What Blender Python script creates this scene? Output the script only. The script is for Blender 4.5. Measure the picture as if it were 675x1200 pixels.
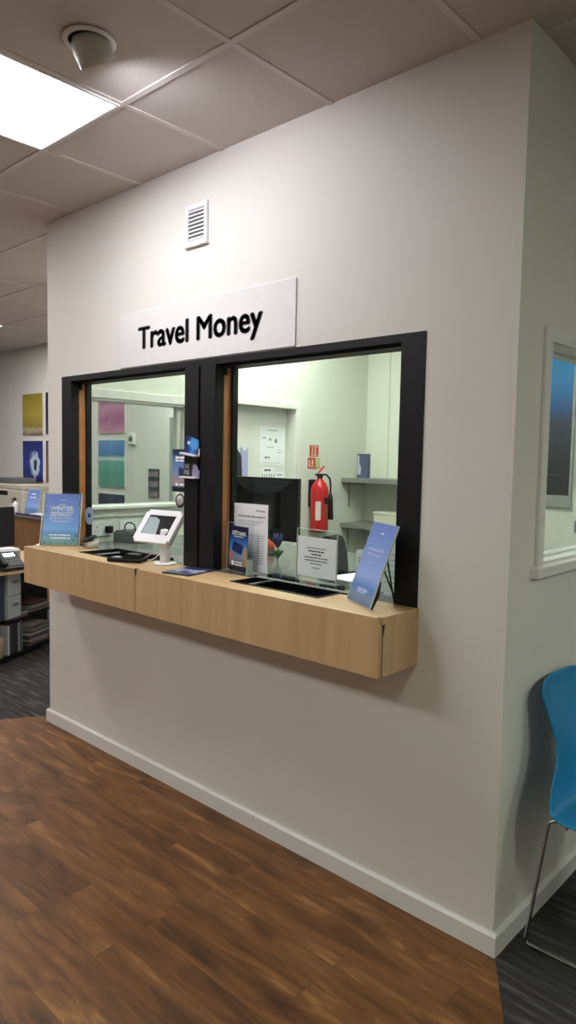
import bpy, bmesh, math, random
from mathutils import Vector, Matrix
random.seed(7)
S = bpy.context.scene
COL = S.collection
R = math.radians
for o in list(bpy.data.objects): bpy.data.objects.remove(o, do_unlink=True)

# ------------------------------------------------------------------ camera
H = 2.93
FPX, YAW, PITCH, ROLL = 820.44, 0.74559, 0.07443, 0.01901
fwd = Vector((-math.sin(YAW)*math.cos(PITCH), math.cos(YAW)*math.cos(PITCH), -math.sin(PITCH)))
ri = Vector((math.cos(YAW), math.sin(YAW), 0)); up = ri.cross(fwd)
rx = ri*math.cos(ROLL)+up*math.sin(ROLL); ux = -ri*math.sin(ROLL)+up*math.cos(ROLL)
cam = bpy.data.cameras.new('camera'); camo = bpy.data.objects.new('camera', cam); COL.objects.link(camo)
cam.sensor_fit = 'VERTICAL'; cam.sensor_height = 24; cam.lens = FPX/1200*24; cam.clip_start = .02
M = Matrix((( rx.x, ux.x, -fwd.x, 0.97006), (rx.y, ux.y, -fwd.y, -2.0802), (rx.z, ux.z, -fwd.z, 1.6055), (0,0,0,1)))
camo.matrix_world = M
S.camera = camo
# ------------------------------------------------------------------ world / exposure
w = bpy.data.worlds.new('world'); S.world = w; w.use_nodes = True
w.node_tree.nodes['Background'].inputs[0].default_value = (.6,.6,.62,1)
w.node_tree.nodes['Background'].inputs[1].default_value = .15
S.view_settings.view_transform = 'Standard'; S.view_settings.look = 'None'
S.view_settings.exposure = 0.72; S.view_settings.gamma = 1; S.view_settings.use_curve_mapping = False
PANEL = 19.0        # ceiling panel strength
BOOTH = 20.0        # light panels inside the booth

# ------------------------------------------------------------------ materials
def lin(c):
    return tuple(((x/255)/12.92 if x/255 <= .04045 else ((x/255+.055)/1.055)**2.4) for x in c)+(1,)
class NT:
    def __init__(s, name):
        s.m = bpy.data.materials.new(name); s.m.use_nodes = True
        s.n = s.m.node_tree.nodes; s.l = s.m.node_tree.links; s.b = s.n['Principled BSDF']
    def node(s, t, **k):
        x = s.n.new(t)
        for a, b in k.items(): setattr(x, a, b)
        return x
    def link(s, a, b): s.l.new(a, b)
def mat(name, rgb, rough=.5, metal=0., spec=.5, noise=0., nscale=20, bump=0., bscale=200, coat=0.):
    t = NT(name); b = t.b; c = lin(rgb)
    b.inputs['Roughness'].default_value = rough; b.inputs['Metallic'].default_value = metal
    b.inputs['Specular IOR Level'].default_value = spec; b.inputs['Coat Weight'].default_value = coat
    tc = t.node('ShaderNodeTexCoord')
    nz = t.node('ShaderNodeTexNoise'); nz.inputs['Scale'].default_value = nscale; nz.inputs['Detail'].default_value = 4
    t.link(tc.outputs['Object'], nz.inputs['Vector'])
    rp = t.node('ShaderNodeValToRGB'); k = max(noise, .015)
    rp.color_ramp.elements[0].color = tuple(x*(1-k) for x in c[:3])+(1,)
    rp.color_ramp.elements[1].color = tuple(min(1, x*(1+k)) for x in c[:3])+(1,)
    rp.color_ramp.elements[0].position = .3; rp.color_ramp.elements[1].position = .7
    t.link(nz.outputs['Fac'], rp.inputs[0]); t.link(rp.outputs[0], b.inputs['Base Color'])
    if bump:
        n2 = t.node('ShaderNodeTexNoise'); n2.inputs['Scale'].default_value = bscale
        t.link(tc.outputs['Object'], n2.inputs['Vector'])
        bp = t.node('ShaderNodeBump'); bp.inputs['Strength'].default_value = bump; bp.inputs['Distance'].default_value = .004
        t.link(n2.outputs['Fac'], bp.inputs['Height']); t.link(bp.outputs[0], b.inputs['Normal'])
    return t.m
def emit(name, rgb, st):
    t = NT(name); t.b.inputs['Base Color'].default_value = (.8,.8,.8,1)
    t.b.inputs['Emission Color'].default_value = lin(rgb); t.b.inputs['Emission Strength'].default_value = st
    return t.m
def glass(name, tint=(244,250,246), base=.025, rough=0.0):
    t = NT(name); t.n.remove(t.b)
    tr = t.node('ShaderNodeBsdfTransparent'); tr.inputs[0].default_value = lin(tint)
    gl = t.node('ShaderNodeBsdfGlossy'); gl.inputs['Roughness'].default_value = rough
    lw = t.node('ShaderNodeLayerWeight'); lw.inputs[0].default_value = .5
    pw = t.node('ShaderNodeMath', operation='POWER'); t.link(lw.outputs['Facing'], pw.inputs[0]); pw.inputs[1].default_value = 5
    fr = t.node('ShaderNodeMath', operation='MULTIPLY_ADD'); t.link(pw.outputs[0], fr.inputs[0]); fr.inputs[1].default_value = .9; fr.inputs[2].default_value = base
    mx = t.node('ShaderNodeMixShader'); t.link(fr.outputs[0], mx.inputs[0])
    t.link(tr.outputs[0], mx.inputs[1]); t.link(gl.outputs[0], mx.inputs[2])
    t.link(mx.outputs[0], t.n['Material Output'].inputs[0])
    return t.m
def picture(name, stops, axis='Z', warp=.15, scale=4, rough=.35, blob=None, detail=3):
    """printed picture: colour bands along an axis of the sheet, warped by noise; blob = (cx, cz, radius, colour)"""
    t = NT(name); b = t.b; b.inputs['Roughness'].default_value = rough
    tc = t.node('ShaderNodeTexCoord'); sp = t.node('ShaderNodeSeparateXYZ'); t.link(tc.outputs['Generated'], sp.inputs[0])
    nz = t.node('ShaderNodeTexNoise'); nz.inputs['Scale'].default_value = scale; nz.inputs['Detail'].default_value = detail
    t.link(tc.outputs['Generated'], nz.inputs['Vector'])
    ad = t.node('ShaderNodeMath', operation='MULTIPLY_ADD'); t.link(nz.outputs['Fac'], ad.inputs[0]); ad.inputs[1].default_value = warp*2
    t.link(sp.outputs[axis], ad.inputs[2])
    sb = t.node('ShaderNodeMath', operation='SUBTRACT'); t.link(ad.outputs[0], sb.inputs[0]); sb.inputs[1].default_value = warp
    rp = t.node('ShaderNodeValToRGB'); e = rp.color_ramp.elements
    e[0].position = stops[0][0]; e[0].color = lin(stops[0][1]); e[1].position = stops[-1][0]; e[1].color = lin(stops[-1][1])
    for p, c in stops[1:-1]: x = e.new(p); x.color = lin(c)
    t.link(sb.outputs[0], rp.inputs[0]); out = rp.outputs[0]
    if blob:
        for (cx, cz, rx_, rz_, c) in blob:
            dx = t.node('ShaderNodeMath', operation='MULTIPLY_ADD'); t.link(sp.outputs['X'], dx.inputs[0]); dx.inputs[1].default_value = 1/rx_; dx.inputs[2].default_value = -cx/rx_
            dz = t.node('ShaderNodeMath', operation='MULTIPLY_ADD'); t.link(sp.outputs['Z'], dz.inputs[0]); dz.inputs[1].default_value = 1/rz_; dz.inputs[2].default_value = -cz/rz_
            cb = t.node('ShaderNodeCombineXYZ'); t.link(dx.outputs[0], cb.inputs[0]); t.link(dz.outputs[0], cb.inputs[1])
            ln = t.node('ShaderNodeVectorMath', operation='LENGTH'); t.link(cb.outputs[0], ln.inputs[0])
            n3 = t.node('ShaderNodeTexNoise'); n3.inputs['Scale'].default_value = 9; t.link(tc.outputs['Generated'], n3.inputs['Vector'])
            a2 = t.node('ShaderNodeMath', operation='MULTIPLY_ADD'); t.link(n3.outputs['Fac'], a2.inputs[0]); a2.inputs[1].default_value = 1.2; t.link(ln.outputs['Value'], a2.inputs[2])
            r2 = t.node('ShaderNodeValToRGB'); r2.color_ramp.elements[0].position = .0; r2.color_ramp.elements[0].color = (1,1,1,1)
            mr = t.node('ShaderNodeMapRange'); mr.inputs[1].default_value = 1.75; mr.inputs[2].default_value = 1.35; t.link(a2.outputs[0], mr.inputs[0])
            mx = t.node('ShaderNodeMix', data_type='RGBA'); t.link(mr.outputs[0], mx.inputs[0]); t.link(out, mx.inputs[6]); mx.inputs[7].default_value = lin(c)
            out = mx.outputs[2]
    t.link(out, b.inputs['Base Color'])
    return t.m

def wood_floor():
    t = NT('walnut vinyl planks'); b = t.b
    tc = t.node('ShaderNodeTexCoord')
    br = t.node('ShaderNodeTexBrick'); br.offset = .37; br.offset_frequency = 2
    br.inputs['Scale'].default_value = 1; br.inputs['Brick Width'].default_value = .92; br.inputs['Row Height'].default_value = .102
    br.inputs['Mortar Size'].default_value = .0007; br.inputs['Mortar Smooth'].default_value = .3
    br.inputs['Color1'].default_value = (0,0,0,1); br.inputs['Color2'].default_value = (1,1,1,1); br.inputs['Mortar'].default_value = (.5,.5,.5,1)
    t.link(tc.outputs['Object'], br.inputs['Vector'])
    # per plank offset of the grain
    mv = t.node('ShaderNodeVectorMath', operation='SCALE'); t.link(br.outputs['Color'], mv.inputs[0]); mv.inputs[3].default_value = 13.7
    ad = t.node('ShaderNodeVectorMath', operation='ADD'); t.link(tc.outputs['Object'], ad.inputs[0]); t.link(mv.outputs[0], ad.inputs[1])
    mp = t.node('ShaderNodeMapping'); mp.inputs['Scale'].default_value = (1.3, 6.5, 1); t.link(ad.outputs[0], mp.inputs[0])
    n1 = t.node('ShaderNodeTexNoise'); n1.inputs['Scale'].default_value = 1.6; n1.inputs['Detail'].default_value = 6; n1.inputs['Distortion'].default_value = 1.4
    t.link(mp.outputs[0], n1.inputs['Vector'])
    mp2 = t.node('ShaderNodeMapping'); mp2.inputs['Scale'].default_value = (4.5, 34, 1); t.link(ad.outputs[0], mp2.inputs[0])
    n2 = t.node('ShaderNodeTexNoise'); n2.inputs['Scale'].default_value = 1.3; n2.inputs['Detail'].default_value = 4; n2.inputs['Distortion'].default_value = .5
    t.link(mp2.outputs[0], n2.inputs['Vector'])
    m1 = t.node('ShaderNodeMath', operation='MULTIPLY_ADD'); t.link(n2.outputs['Fac'], m1.inputs[0]); m1.inputs[1].default_value = .3; t.link(n1.outputs['Fac'], m1.inputs[2])
    m2 = t.node('ShaderNodeMath', operation='MULTIPLY_ADD'); t.link(br.outputs['Color'], m2.inputs[0]); m2.inputs[1].default_value = .10; t.link(m1.outputs[0], m2.inputs[2])
    rp = t.node('ShaderNodeValToRGB'); e = rp.color_ramp.elements
    e[0].position = .46; e[0].color = lin((66,42,23)); e[1].position = .95; e[1].color = lin((154,108,62))
    for p, c in ((.57,(90,58,31)), (.69,(108,71,38)), (.82,(122,83,46))): x = e.new(p); x.color = lin(c)
    t.link(m2.outputs[0], rp.inputs[0])
    # seams
    mx = t.node('ShaderNodeMix', data_type='RGBA'); t.link(br.outputs['Fac'], mx.inputs[0]); t.link(rp.outputs[0], mx.inputs[6]); mx.inputs[7].default_value = lin((64,41,24))
    t.link(mx.outputs[2], b.inputs['Base Color'])
    b.inputs['Roughness'].default_value = .48; b.inputs['Specular IOR Level'].default_value = .35
    bp = t.node('ShaderNodeBump'); bp.inputs['Strength'].default_value = .12; bp.inputs['Distance'].default_value = .002
    t.link(n2.outputs['Fac'], bp.inputs['Height']); t.link(bp.outputs[0], b.inputs['Normal'])
    return t.m
def carpet():
    t = NT('charcoal streaked carpet planks'); b = t.b
    tc = t.node('ShaderNodeTexCoord')
    mp = t.node('ShaderNodeMapping'); mp.inputs['Scale'].default_value = (2.6, 26, 1); t.link(tc.outputs['Object'], mp.inputs[0])
    n1 = t.node('ShaderNodeTexNoise'); n1.inputs['Scale'].default_value = 1.5; n1.inputs['Detail'].default_value = 5; t.link(mp.outputs[0], n1.inputs['Vector'])
    n2 = t.node('ShaderNodeTexNoise'); n2.inputs['Scale'].default_value = 300; t.link(tc.outputs['Object'], n2.inputs['Vector'])
    rp = t.node('ShaderNodeValToRGB'); e = rp.color_ramp.elements
    e[0].position = .35; e[0].color = lin((52,51,51)); e[1].position = .74; e[1].color = lin((100,98,95)); x = e.new(.55); x.color = lin((66,65,64))
    t.link(n1.outputs['Fac'], rp.inputs[0]); t.link(rp.outputs[0], b.inputs['Base Color'])
    b.inputs['Roughness'].default_value = .95; b.inputs['Specular IOR Level'].default_value = .1
    bp = t.node('ShaderNodeBump'); bp.inputs['Strength'].default_value = .5; bp.inputs['Distance'].default_value = .003
    t.link(n2.outputs['Fac'], bp.inputs['Height']); t.link(bp.outputs[0], b.inputs['Normal'])
    return t.m
def beech(name='beech laminate', vertical=True):
    t = NT(name); b = t.b; tc = t.node('ShaderNodeTexCoord')
    mp = t.node('ShaderNodeMapping'); mp.inputs['Scale'].default_value = (14, 14, .8) if vertical else (1.5, 30, 30); t.link(tc.outputs['Object'], mp.inputs[0])
    n1 = t.node('ShaderNodeTexNoise'); n1.inputs['Scale'].default_value = 1.4; n1.inputs['Detail'].default_value = 5; n1.inputs['Distortion'].default_value = .3; t.link(mp.outputs[0], n1.inputs['Vector'])
    rp = t.node('ShaderNodeValToRGB'); e = rp.color_ramp.elements
    e[0].position = .3; e[0].color = lin((190,155,113)); e[1].position = .7; e[1].color = lin((207,173,130))
    t.link(n1.outputs['Fac'], rp.inputs[0]); t.link(rp.outputs[0], b.inputs['Base Color']); b.inputs['Roughness'].default_value = .42
    return t.m
def ceiling_mat():
    t = NT('mineral fibre ceiling tile'); b = t.b; tc = t.node('ShaderNodeTexCoord')
    n1 = t.node('ShaderNodeTexNoise'); n1.inputs['Scale'].default_value = 90; n1.inputs['Detail'].default_value = 6; t.link(tc.outputs['Object'], n1.inputs['Vector'])
    b.inputs['Base Color'].default_value = lin((206,198,193)); b.inputs['Roughness'].default_value = .9
    bp = t.node('ShaderNodeBump'); bp.inputs['Strength'].default_value = .35; bp.inputs['Distance'].default_value = .004
    t.link(n1.outputs['Fac'], bp.inputs['Height']); t.link(bp.outputs[0], b.inputs['Normal'])
    return t.m

WALL = mat('white wall paint', (226,222,216), .62, noise=.02, nscale=1.5, bump=.08, bscale=90, spec=.3)
WALLG = mat('cream green wall paint', (221,223,213), .6, noise=.02, nscale=1.5, spec=.3)
TRIM = mat('white gloss trim', (228,226,222), .35, noise=.015)
BLACK = mat('black powder coat', (15,15,18), .5, spec=.3, noise=.1, nscale=8)
BLACK2 = mat('matt black plastic', (11,11,13), .5, spec=.3)
SCREEN = mat('black glossy plastic', (14,15,18), .22, spec=.4)
PINE = mat('varnished pine jamb', (172,116,68), .4, noise=.15, nscale=14)
GRID = mat('ceiling grid metal', (216,208,203), .6)
TILE = ceiling_mat(); WOOD = wood_floor(); CARPET = carpet()
BEECH = beech(); BEECHT = beech('beech laminate top', False)
GREY = mat('grey laminate', (104,106,104), .25)
GLASS = glass('window glass'); ACRY = glass('clear acrylic', (250,252,251), .012, .3)
ACRYE = mat('acrylic edge', (190,202,196), .2)
LIGHT = emit('lit diffuser', (249,246,246), PANEL); LIGHTB = emit('lit booth diffuser', (247,250,240), BOOTH); LIGHTG = emit('lit cool green diffuser', (240,250,232), PANEL)
WHITE = mat('white plastic', (232,231,234), .35); PAPER = mat('white paper', (242,242,247), .7)
GPAPER = mat('grey printing', (120,122,126), .7); DKINK = mat('dark ink', (52,50,58), .6)
SIGN = mat('satin white sign board', (228,225,225), .3, spec=.5); SIGNINK = mat('dark grey sign lettering', (78,74,82), .5)
CHROME = mat('chrome steel', (200,200,205), .12, metal=1.0)
BLUE = mat('blue moulded plastic', (22,130,188), .38, noise=.02)
RED = mat('red enamel', (190,22,30), .28, noise=.03); REDSIGN = mat('red safety sign', (206,62,40), .5)
INKW = mat('white print', (252,253,255), .5)
SHELF = mat('grey shelf board', (128,128,124), .5); CREAM = mat('cream card box', (205,203,190), .6)
MIDGREY = mat('mid grey plastic', (98,100,103), .5); LTGREY = mat('light grey steel', (158,160,160), .45)
DKBLUE = mat('dark blue laminate', (40,48,66), .5)
BEIGE = mat('beige printer plastic', (206,200,184), .5); PURPLE = mat('purple edging', (92,60,110), .5)
BROWN = mat('brown oak laminate', (150,108,66), .5, noise=.08, nscale=6)

# ------------------------------------------------------------------ mesh helpers
class MB:
    def __init__(s): s.bm = bmesh.new(); s.mi = 0
    def _mark(s, fs):
        for f in fs: f.material_index = s.mi
    def box(s, x0, x1, y0, y1, z0, z1, bev=0, mtx=None, seg=2):
        r = bmesh.ops.create_cube(s.bm, size=1)
        vs = r['verts']
        for v in vs: v.co = Vector(((x0+x1)/2+v.co.x*(x1-x0), (y0+y1)/2+v.co.y*(y1-y0), (z0+z1)/2+v.co.z*(z1-z0)))
        fs = {f for v in vs for f in v.link_faces}; s._mark(fs)
        if bev:
            es = list({e for v in vs for e in v.link_edges})
            rr = bmesh.ops.bevel(s.bm, geom=es, offset=bev, segments=seg, affect='EDGES', profile=.5)
            vs = list({v for f in rr['faces'] for v in f.verts} | {v for v in vs if v.is_valid}); s._mark(rr['faces'])
        if mtx: bmesh.ops.transform(s.bm, matrix=mtx, verts=vs)
        return s
    def poly(s, pts, z0, z1, axes='xyz', mtx=None):
        """extrude a 2D polygon; axes gives the target of (a, b, depth)"""
        def mk(a, b, c):
            d = dict(zip(axes, (a, b, c))); return Vector((d['x'], d['y'], d['z']))
        lo = [s.bm.verts.new(mk(a, b, z0)) for a, b in pts]; hi = [s.bm.verts.new(mk(a, b, z1)) for a, b in pts]
        fs = [s.bm.faces.new(lo[::-1]), s.bm.faces.new(hi)]
        n = len(pts)
        for i in range(n): fs.append(s.bm.faces.new((lo[i], lo[(i+1) % n], hi[(i+1) % n], hi[i])))
        s._mark(fs); bmesh.ops.recalc_face_normals(s.bm, faces=fs)
        if mtx: bmesh.ops.transform(s.bm, matrix=mtx, verts=lo+hi)
        return s
    def lathe(s, prof, c=(0,0,0), n=28, mtx=None, cap=True):
        rings = []
        for r, z in prof:
            rings.append([s.bm.verts.new((c[0]+r*math.cos(2*math.pi*i/n), c[1]+r*math.sin(2*math.pi*i/n), c[2]+z)) for i in range(n)])
        fs = []
        for a, b in zip(rings, rings[1:]):
            for i in range(n): fs.append(s.bm.faces.new((a[i], a[(i+1) % n], b[(i+1) % n], b[i])))
        if cap: fs.append(s.bm.faces.new(rings[0][::-1])); fs.append(s.bm.faces.new(rings[-1]))
        for f in fs: f.smooth = True
        s._mark(fs); bmesh.ops.recalc_face_normals(s.bm, faces=fs)
        if mtx: bmesh.ops.transform(s.bm, matrix=mtx, verts=[v for r_ in rings for v in r_])
        return s
    def tube(s, pts, r, n=10, close=False):
        pts = [Vector(p) for p in pts]; rings = []; prev = None
        for i, p in enumerate(pts):
            a = pts[max(i-1, 0)]; b = pts[min(i+1, len(pts)-1)]; t = (b-a).normalized()
            if prev is None:
                q = Vector((0,0,1)) if abs(t.z) < .9 else Vector((1,0,0)); x = t.cross(q).normalized()
            else: x = (prev-t*prev.dot(t)).normalized()
            prev = x; y = t.cross(x)
            rr = r[i] if isinstance(r, (list, tuple)) else r
            rings.append([s.bm.verts.new(p+(x*math.cos(2*math.pi*k/n)+y*math.sin(2*math.pi*k/n))*rr) for k in range(n)])
        fs = []
        for a, b in zip(rings, rings[1:]):
            for i in range(n): fs.append(s.bm.faces.new((a[i], a[(i+1) % n], b[(i+1) % n], b[i])))
        fs.append(s.bm.faces.new(rings[0][::-1])); fs.append(s.bm.faces.new(rings[-1]))
        for f in fs: f.smooth = True
        s._mark(fs); bmesh.ops.recalc_face_normals(s.bm, faces=fs)
        return s
    def grid(s, us, vs, w0, w1, axes, skip=()):
        """slab in the u-v plane with rectangular holes"""
        def mk(a, b, c):
            d = dict(zip(axes, (a, b, c))); return Vector((d['x'], d['y'], d['z']))
        V = {}
        def vt(i, j, k):
            if (i, j, k) not in V: V[(i, j, k)] = s.bm.verts.new(mk(us[i], vs[j], (w0, w1)[k]))
            return V[(i, j, k)]
        cells = {(i, j) for i in range(len(us)-1) for j in range(len(vs)-1)}-set(skip)
        fs = []
        for i, j in cells:
            for k in (0, 1): fs.append(s.bm.faces.new((vt(i,j,k), vt(i+1,j,k), vt(i+1,j+1,k), vt(i,j+1,k))))
            for (di, dj, a, b) in ((-1,0,(i,j),(i,j+1)), (1,0,(i+1,j),(i+1,j+1)), (0,-1,(i,j),(i+1,j)), (0,1,(i,j+1),(i+1,j+1))):
                if (i+di, j+dj) not in cells: fs.append(s.bm.faces.new((vt(*a,0), vt(*b,0), vt(*b,1), vt(*a,1))))
        s._mark(fs); bmesh.ops.recalc_face_normals(s.bm, faces=fs)
        return s
    def rrect(s, w, h, r, y0, y1, cx=0, cz=0, n=6, mtx=None):
        pts = []
        for (sx, sz, a0) in ((1,1,0), (-1,1,90), (-1,-1,180), (1,-1,270)):
            for k in range(n+1):
                a = R(a0+90*k/n); pts.append((cx+sx*(w/2-r)+r*math.cos(a), cz+sz*(h/2-r)+r*math.sin(a)))
        return s.poly(pts, y0, y1, 'xzy', mtx)
    def build(s, name, mats, parent=None, loc=None, rot=None):
        me = bpy.data.meshes.new(name); s.bm.to_mesh(me); s.bm.free()
        for m in (mats if isinstance(mats, (list, tuple)) else [mats]): me.materials.append(m)
        o = bpy.data.objects.new(name, me); COL.objects.link(o)
        if parent: o.parent = parent
        if loc: o.location = loc
        if rot: o.rotation_euler = rot
        return o
def B(name, m, parent, *a, **k): return MB().box(*a, **k).build(name, m, parent)
def thing(name, label, cat, loc=(0,0,0), rot=(0,0,0), group=None, kind=None):
    o = bpy.data.objects.new(name, None); COL.objects.link(o); o.location = loc; o.rotation_euler = rot; o.empty_display_size = .05
    tag(o, label, cat, group, kind); return o
def tag(o, label=None, cat=None, group=None, kind=None):
    if label: o['label'] = label
    if cat: o['category'] = cat
    if group: o['group'] = group
    if kind: o['kind'] = kind
    return o
def struct(o): o['kind'] = 'structure'; return o
def sthing(name):
    o = bpy.data.objects.new(name, None); COL.objects.link(o); o['kind'] = 'structure'; return o
def text(body, m, parent, cx, cz, width=None, height=None, y=-.001, bold=0., depth=.0005, name='lettering', align='C', shear=0, mtx=None, xraise=None):
    """lettering as a mesh on the x-z plane facing -y, fitted to width x height around (cx, cz)"""
    cu = bpy.data.curves.new('t', 'FONT'); cu.body = body; cu.size = 1;  cu.extrude = 0; cu.shear = shear
    cu.align_x = 'CENTER'; cu.resolution_u = 3; cu.space_line = .9
    to = bpy.data.objects.new('t', cu); COL.objects.link(to)
    dg = bpy.context.evaluated_depsgraph_get(); me = bpy.data.meshes.new_from_object(to.evaluated_get(dg))
    bpy.data.objects.remove(to); bpy.data.curves.remove(cu)
    if xraise:
        a_, b_, cap = xraise      # lift the x-height from a_ to b_
        for v in me.vertices:
            q = v.co.y
            if 0 < q <= a_: v.co.y = q*b_/a_
            elif a_ < q < cap: v.co.y = b_+(q-a_)*(cap-b_)/(cap-a_)
            
    xs = [v.co.x for v in me.vertices]; ys = [v.co.y for v in me.vertices]
    x0, x1, y0, y1 = min(xs), max(xs), min(ys), max(ys)
    sx = width/(x1-x0) if width else None; sz = height/(y1-y0) if height else None
    if sx is None: sx = sz
    if sz is None: sz = sx
    for v in me.vertices:
        a = (v.co.x-(x0+x1)/2)*sx+cx; b = (v.co.y-(y0+y1)/2)*sz+cz; v.co = Vector((a, y, b))
    bm = bmesh.new(); bm.from_mesh(me)
    bmesh.ops.recalc_face_normals(bm, faces=bm.faces[:])
    for f in bm.faces:
        if f.normal.y > 0: f.normal_flip()
    r = bmesh.ops.extrude_face_region(bm, geom=bm.faces[:])
    for e in r['geom']:
        if isinstance(e, bmesh.types.BMVert): e.co.y -= depth
    if mtx: bmesh.ops.transform(bm, matrix=mtx, verts=bm.verts[:])
    if bold:
        g0 = bm.verts[:]+bm.edges[:]+bm.faces[:]
        for q in ((1,0), (-1,0), (0,.7), (0,-.7)):
            dd = bmesh.ops.duplicate(bm, geom=g0)
            for e in dd['geom']:
                if isinstance(e, bmesh.types.BMVert): e.co += Vector((q[0]*bold*sx, 0, q[1]*bold*sz))
    bm.to_mesh(me); bm.free(); me.materials.clear(); me.materials.append(m); me.name = name
    o = bpy.data.objects.new(name, me); COL.objects.link(o); o.parent = parent
    return o
def lines(m, parent, rows, y=-.001, h=.003, name='lettering', words=True):
    """rows of small unreadable print: (x0, x1, z)"""
    b = MB(); rnd = random.Random(3)
    for row in rows:
        x0, x1, z = row[:3]; hh = row[3] if len(row) > 3 else h
        x = x0
        while x < x1:
            l = min(x1-x, rnd.uniform(.5, 1.4)*max(hh*4, .004)) if words else x1-x
            b.box(x, x+l*.82, y-.0004, y, z-hh/2, z+hh/2); x += l
    return b.build(name, m, parent)

# ================================================================== SETTING
# floor: walnut planks between two diagonal edges, carpet either side
FL = [(-2.977,.06), (.02,.06), (.02,-.02), (3.70,-6), (-6.65,-6), (-2.977,.012)]
struct(MB().poly(FL, -.05, 0).build('floor', WOOD))
b = MB(); b.poly([(-11,-6), (-6.65,-6), (-2.977,.012), (-2.977,.06), (-2.977,3.2), (-11,3.2)], -.05, 0)
b.poly([(3.70,-6), (5,-6), (5,6), (-2.977,6), (-2.977,.06), (.02,.06), (.02,-.02)], -.05, 0)
struct(b.build('floor', CARPET))
# ceiling with its exposed grid
XS = [-.17-.6*k for k in range(-9, 19)]; YS = [-.508-.6*k for k in range(-11, 10)]
MAIN = [(-1.97,-1.108)]
b = MB(); b.mi = 0; b.box(-11, 5, -6, 6, H, H+.06); b.mi = 1
for x in XS: b.box(x-.012, x+.012, -6, 6, H-.004, H+.001)
for y in YS: b.box(-11, 5, y-.012, y+.012, H-.0045, H+.001)
struct(b.build('ceiling', [TILE, GRID]))
# outer walls of the shop
struct(B('wall_rear', WALL, None, -11, -2.883, 2.16, 2.3, 0, H))
struct(B('wall_far', WALL, None, 0, 5, 5.9, 6, 0, H))
struct(B('wall_left', WALL, None, -11.1, -11, -6, 2.3, 0, H))
struct(B('wall_right', WALL, None, 5, 5.1, -6, 6, 0, H))
struct(B('wall_behind', WALL, None, -11, 5, -6.1, -6, 0, H))
# booth front wall with the counter opening
OX0, OX1, OZ0, OZ1 = -2.72, -.328, 1.03, 2.05
struct(MB().grid([-2.883, OX0, OX1, 0], [0, OZ0, OZ1, H], 0, .12, 'xzy', skip=[(1,1)]).build('wall_front', WALL))
WY0, WY1 = .16, .93       # interior side window
struct(MB().grid([.12, WY0, WY1, 1.25, 2.01, 3.07], [0, 1.30, 1.955, 2.0, H], -2.883, -2.75, 'yzx', skip=[(1,1), (3,0), (3,1), (3,2)]).build('wall_booth_left', [WALLG]))
struct(B('wall_booth_rear', WALLG, None, -2.75, -.12, 2.95, 3.07, 0, H))
RY0, RY1, RZ0, RZ1 = .232, 1.45, 1.262, 2.013
struct(MB().grid([.12, RY0, RY1, 3.07], [0, RZ0, RZ1, H], -.12, 0, 'yzx', skip=[(1,1)]).build('wall_booth_right', WALL))
# baseboards
struct(MB().poly([(0,0),(-.016,0),(-.016,.066),(-.009,.074),(0,.074)], -2.899, .016, 'yzx').build('baseboard_front', TRIM))
struct(MB().poly([(0,0),(.016,0),(.016,.066),(.009,.074),(0,.074)], 0, 3.07, 'xzy').build('baseboard_right', TRIM))
struct(MB().poly([(-2.883,0),(-2.899,0),(-2.899,.066),(-2.892,.074),(-2.883,.074)], 0, 2.16, 'xzy').build('baseboard_left', TRIM))
struct(B('trim_1', WALLG, None, -2.53, -2.51, 2.935, 2.95, 1.47, H))

# window_1: black framed serving hatch with two panes
w1 = sthing('window_1')
b = MB(); b.box(OX0, OX1, -.004, .12, 2.022, OZ1); b.box(OX0, OX1, .03, .12, 2.012, 2.023)
b.build('frame_header', BLACK, w1)
for x0, x1 in ((OX0,-2.62), (-.425,OX1)):
    b = MB(); b.box(x0, x1, -.004, .047, 1.10, 2.023); b.box(x0+.0 if x0 < -2 else x0+.03, x1-.03 if x0 < -2 else x1, .047, .12, 1.10, 2.012); b.build('shutter_guide', BLACK, w1)
b = MB(); b.box(-1.61, -1.512, -.006, .047, 1.10, 2.023); b.box(-1.512, -1.497, .002, .047, 1.10, 2.023); b.box(-1.497, -1.40, -.004, .047, 1.10, 2.023); b.box(-1.58, -1.42, .047, .12, 1.10, 2.012)
b.build('centre_post', BLACK, w1)
for x in (-2.65, -1.42):
    b = MB(); b.box(x, x+.02, .048, .074, 1.10, 1.98); b.box(x, x+.014, .076, .097, 1.10, 2.012); b.build('pine_jamb', PINE, w1)
    B('pane_edge', BLACK, w1, x+.005, x+.026, .098, .13, 1.10, 2.02)
for x0, x1 in ((-2.622,-1.56), (-1.392,-.40)):
    MB().box(x0, x1, .117, .123, 1.112, 2.012).build('glass_pane', GLASS, w1)
B('glass_ledge', glass('ledge glass', (206,218,210), .10, .05), w1, -1.13, -.55, .010, .115, 1.104, 1.110)

# window_2: window in the booth's left wall
w2 = sthing('window_2')
b = MB(); b.box(-2.75, -2.735, WY0-.03, WY1+.06, 1.955, 2.01, .003); b.box(-2.75, -2.735, WY1, WY1+.06, 1.24, 1.955, .003)
b.box(-2.883, -2.75, WY1-.012, WY1, 1.30, 1.955); b.box(-2.883, -2.75, WY0, WY1, 1.943, 1.955); b.box(-2.83, -2.80, WY0, WY0+.04, 1.30, 1.955); b.box(-2.83,-2.80,WY1-.045,WY1,1.30,1.955)
b.build('window_frame', TRIM, w2)
b = MB(); b.box(-2.883, -2.70, WY0-.03, WY1+.08, 1.285, 1.305, .004); b.box(-2.75, -2.735, WY0-.03, WY1+.06, 1.235, 1.285, .003); b.build('window_sill', TRIM, w2)
B('glass_pane', GLASS, w2, -2.818, -2.812, WY0+.04, WY1-.045, 1.305, 1.943)

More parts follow.
